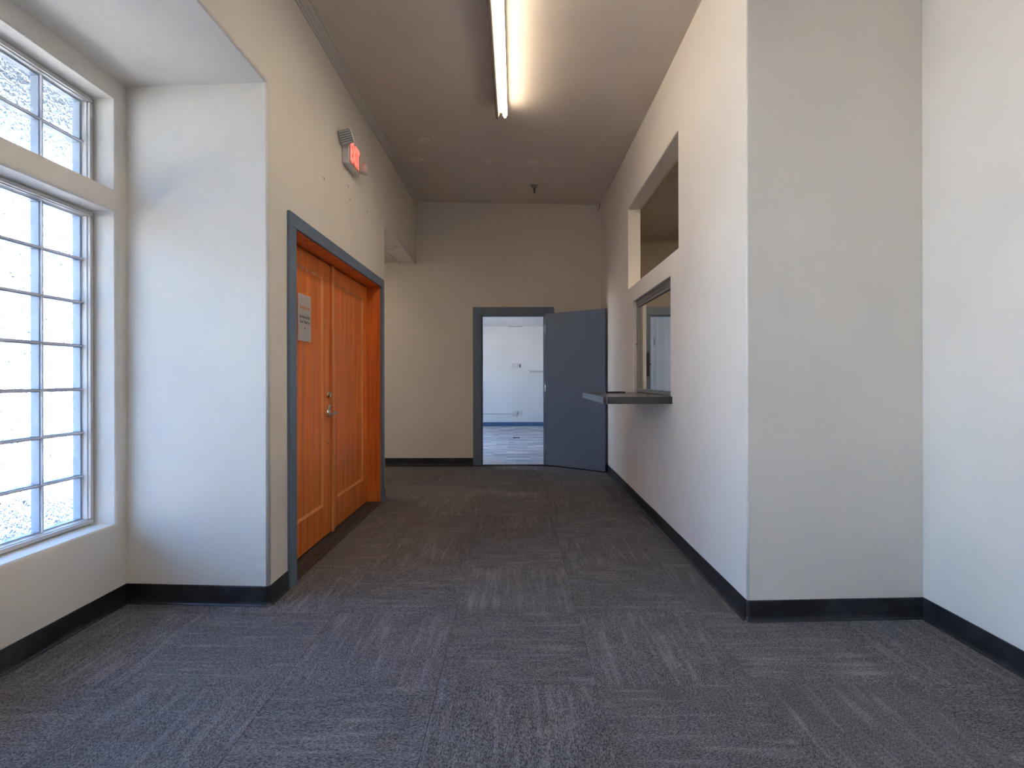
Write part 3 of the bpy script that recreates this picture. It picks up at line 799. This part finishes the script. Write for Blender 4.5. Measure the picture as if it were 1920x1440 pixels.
# ------------------------------------------------------------------ ceiling things
ltx, ly0, ly1 = -0.112, 1.84, 4.285
lt = empty('strip_light', (ltx, (ly0+ly1)/2, ceil_z(ltx, 3.0)))
hh = (ly1-ly0)/2
bm = bmesh.new()
prof = [(-0.030, 0), (-0.034, -0.035), (-0.052, -0.052), (-0.052, -0.056), (-0.020, -0.062), (0.020, -0.062), (0.052, -0.056), (0.052, -0.052), (0.034, -0.035), (0.030, 0)]
A = [bm.verts.new((x, -hh, z)) for x, z in prof]; B = [bm.verts.new((x, hh-0.02, z)) for x, z in prof]
for i in range(len(prof)): bm.faces.new((A[i], A[(i+1) % len(prof)], B[(i+1) % len(prof)], B[i]))
bm.faces.new(A); bm.faces.new(B[::-1]); bmesh.ops.recalc_face_normals(bm, faces=bm.faces)
obj('housing', bm, M('fixture_enamel', (0.36, 0.36, 0.36, 1), 0.4).m, lt)
for sx, mt, nm in ((-0.032, DARKTUBE, 'tube'), (0.032, TUBE_M, 'tube')):
    bm = bmesh.new(); lathe(bm, [(0.016, -hh+0.03), (0.019, -hh+0.04), (0.019, hh-0.04), (0.016, hh-0.03)], 'Y', (sx, 0, -0.084), 20)
    o = obj(nm, bm, mt, lt); o['label'] = 'lit fluorescent tube' if sx > 0 else 'unlit fluorescent tube'
for s in (-1, 1):
    for sx in (-0.032, 0.032):
        bm = bmesh.new(); box(bm, sx-0.010, sx+0.010, s*(hh-0.028), s*(hh-0.010), -0.108, -0.055, 0.003); obj('tube_socket', bm, ENAMEL if sx > 0 else DARKM, lt)
tag(lt, 'long ceiling strip light with one tube lit and one dark', 'ceiling light')
# second strip light, added out of view to brighten the left wall
l2 = lt.copy(); COL.objects.link(l2); l2.rotation_euler.z = PI; l2.location.y = -0.5; l2.location.z = ceil_z(ltx, 0)
tag(l2, 'second ceiling strip light nearer the bay, unseen, added to brighten the left wall', 'ceiling light')
for c in list(lt.children):
    c2 = c.copy(); COL.objects.link(c2); c2.parent = l2
# round lamps added out of sight to brighten the office and the alcove
for (x, y, z, r, en, lb) in ((2.7, 4.4, 3.014, 0.17, 30, 'unseen round warm light added on the office ceiling'), (-2.7, 5.9, 2.70, 0.12, 14, 'unseen round warm light added deep in the alcove ceiling')):
    fo = empty('added_flush_light', (x, y, z))
    bm = bmesh.new(); lathe(bm, [(r+0.02, 0.004), (r+0.02, -0.02), (r, -0.03)], 'Z', (0, 0, 0), 28); obj('base', bm, ENAMEL, fo)
    bm = bmesh.new(); lathe(bm, [(r, -0.031), (r*0.8, -0.05), (0.002, -0.06)], 'Z', (0, 0, 0), 28); obj('diffuser', bm, emit('warm_fill_lamp', (1, 0.84, 0.66, 1), en), fo)
    tag(fo, lb, 'ceiling light')

PLATE = paint('cover_plate_paint', (0.76, 0.68, 0.59, 1), 0.5)
for i, (x, y, lab) in enumerate([(-0.885, 4.93, 'round white ceiling cover plate nearest the camera on the left'),
                             (-1.035, 5.42, 'round ceiling cover plate close to the left crown moulding'),
                             (-0.283, 5.43, 'round ceiling cover plate in the middle of the far row'),
                             (0.200, 5.44, 'round ceiling cover plate directly in front of the sprinkler'),
                             (0.430, 5.49, 'rightmost round ceiling cover plate')]):
    bm = bmesh.new(); lathe(bm, [(0.064, 0.012), (0.064, -0.008), (0.058, -0.017), (0.002, -0.018)], 'Z', (0, 0, 0), 28)
    o = obj('ceiling_cover_plate', bm, PLATE, None, (x, y, ceil_z(x, y)-0.006))
    tag(o, lab, 'cover plate', 'round cover plates on the ceiling')
spx, spy = 0.237, 6.20
sp_ = empty('sprinkler', (spx, spy, ceil_z(spx, spy)))
bm = bmesh.new(); lathe(bm, [(0.058, 0.002), (0.058, -0.004), (0.046, -0.012), (0.030, -0.040), (0.016, -0.046)], 'Z', (0, 0, 0), 24); obj('escutcheon', bm, M('satin_chrome', (0.30, 0.30, 0.30, 1), 0.3, 0.7).m, sp_)
bm = bmesh.new(); lathe(bm, [(0.011, -0.03), (0.011, -0.062), (0.006, -0.064), (0.006, -0.095)], 'Z', (0, 0, 0), 14)
tube(bm, [(0.009, 0, -0.062), (0.018, 0, -0.08), (0.004, 0, -0.10)], 0.003, 6); tube(bm, [(-0.009, 0, -0.062), (-0.018, 0, -0.08), (-0.004, 0, -0.10)], 0.003, 6)
obj('head', bm, DARKM, sp_)
bm = bmesh.new(); lathe(bm, [(0.004, -0.098), (0.016, -0.106), (0.016, -0.109), (0.004, -0.112)], 'Z', (0, 0, 0), 16); obj('deflector', bm, CHROME, sp_)
tag(sp_, 'chrome fire sprinkler hanging from the ceiling before the far wall', 'sprinkler')

ax, ay = -1.455, 5.97; az = 2.68 + 0.075*(ay-YE+0.1)/(YB-YE+0.1)
dl = empty('recessed_light', (ax, ay, az))
bm = bmesh.new(); lathe(bm, [(0.095, 0.004), (0.095, -0.003), (0.085, -0.010), (0.070, -0.008), (0.062, 0.003)], 'Z', (0, 0, 0), 28); obj('trim_ring', bm, CEIL, dl)
bm = bmesh.new(); lathe(bm, [(0.060, 0.0), (0.055, -0.006), (0.002, -0.010)], 'Z', (0, 0, 0), 24); obj('lens', bm, ENAMEL, dl)
tag(dl, 'round recessed light, unlit, in the low alcove ceiling behind the wooden doors', 'ceiling light')

wr = bmesh.new(); cxr, cyr = XR(6.85)-0.02, 6.86; zc = ceil_z(cxr, cyr)
tube(wr, [(cxr, cyr, zc+0.01), (cxr-0.003, cyr, zc-0.04), (cxr-0.012, cyr-0.005, zc-0.08), (cxr-0.035, cyr-0.01, zc-0.112)], 0.0035, 6)
tag(obj('loose_wire', wr, BLACK), 'short black wire hanging from the ceiling in the far right corner', 'wire')

# exit sign
EY0, EY1, EZ0, EZ1 = 3.80, 4.07, 2.785, 2.985
ex = empty('exit_sign', (XL(3.9), (EY0+EY1)/2, (EZ0+EZ1)/2))
hy_, hz_ = (EY1-EY0)/2, (EZ1-EZ0)/2
bm = bmesh.new(); box(bm, 0, 0.052, -hy_, hy_, -hz_, hz_, 0.006); obj('housing', bm, WPLAS, ex)
bm = bmesh.new(); box(bm, 0.052, 0.055, -hy_+0.010, hy_-0.010, -hz_+0.012, hz_-0.012); obj('face_plate', bm, RED_F, ex)
text('lettering', 'EXIT', 0.205, RED_E, ex, Matrix.Translation((0.0565, 0, 0)) @ Matrix(((0, 0, 1, 0), (1, 0, 0, 0), (0, 1, 0, 0), (0, 0, 0, 1))), 0.001, 0.52, 0.006)
# near lamp head: ribbed square lens facing the room entrance; far lamp head: white cone
def lamp_head(name, loc, direction, ribbed):
    hd = bpy.data.objects.new(name, None); COL.objects.link(hd); hd.parent = ex; hd.location = loc
    q = Vector(direction).to_track_quat('Z', 'Y'); hd.rotation_mode = 'QUATERNION'; hd.rotation_quaternion = q
    return hd
bm = bmesh.new(); box(bm, -0.042, 0.042, -0.042, 0.042, -0.03, 0.022, 0.012, seg=3)
R = Vector((0.25, -0.86, -0.42)).to_track_quat('Z', 'Y').to_matrix().to_4x4() @ Matrix.Rotation(0.35, 4, 'Z')
bmesh.ops.transform(bm, matrix=Matrix.Translation((0.045, -hy_-0.045, hz_-0.028)) @ R @ Matrix.Scale(1.25, 4), verts=bm.verts)
hd = obj('lamp_head', bm, WPLAS, ex)
bm = bmesh.new(); box(bm, -0.036, 0.036, -0.036, 0.036, 0.022, 0.026, 0.003, seg=1)
for q in range(6): box(bm, -0.034, 0.034, -0.034+q*0.0121, -0.028+q*0.0121, 0.026, 0.029, mi=1)
bmesh.ops.transform(bm, matrix=Matrix.Translation((0.045, -hy_-0.045, hz_-0.028)) @ R @ Matrix.Scale(1.25, 4), verts=bm.verts)
obj('lens', bm, [LENS_D, LENS], hd)
bm = bmesh.new(); lathe(bm, [(0.014, -0.03), (0.022, -0.022), (0.040, 0.012), (0.045, 0.030), (0.041, 0.032), (0.002, 0.028)], 'Z', (0, 0, 0), 24)
R2 = Vector((0.92, 0.25, 0.25)).to_track_quat('Z', 'Y').to_matrix().to_4x4()
bmesh.ops.transform(bm, matrix=Matrix.Translation((0.060, hy_+0.035, -hz_+0.070)) @ R2 @ Matrix.Scale(1.15, 4), verts=bm.verts)
obj('lamp_head', bm, WPLAS, ex)
bm = bmesh.new(); tube(bm, [(0.03, hy_-0.005, -hz_+0.05), (0.04, hy_+0.015, -hz_+0.055)], 0.009, 8); obj('lamp_neck', bm, WPLAS, ex)
bm = bmesh.new(); tube(bm, [(0.03, -hy_+0.005, hz_-0.01), (0.034, -hy_-0.01, hz_+0.012)], 0.009, 8); obj('lamp_neck', bm, WPLAS, ex)
tag(ex, 'illuminated red EXIT sign with two lamp heads high on the left wall', 'exit sign')

# nails left in the wall above the door
for (y, z, lab) in [(3.42, 2.52, 'small wall hook left of the exit sign above the door'), (3.92, 2.655, 'small wall hook directly below the exit sign'),
                    (3.96, 2.57, 'tiny nail below the hook under the exit sign'), (4.42, 2.63, 'small wall hook right of and below the exit sign')]:
    bm = bmesh.new(); tube(bm, [(0, 0, 0.006), (0.008, 0, 0.004), (0.010, 0, -0.006), (0.008, 0.002, -0.012)], 0.0016, 6)
    tag(obj('wall_hook', bm, DARKM, None, (XL(y), y, z)), lab, 'hook', 'small hooks on the left wall')
print('tiles', nt_)
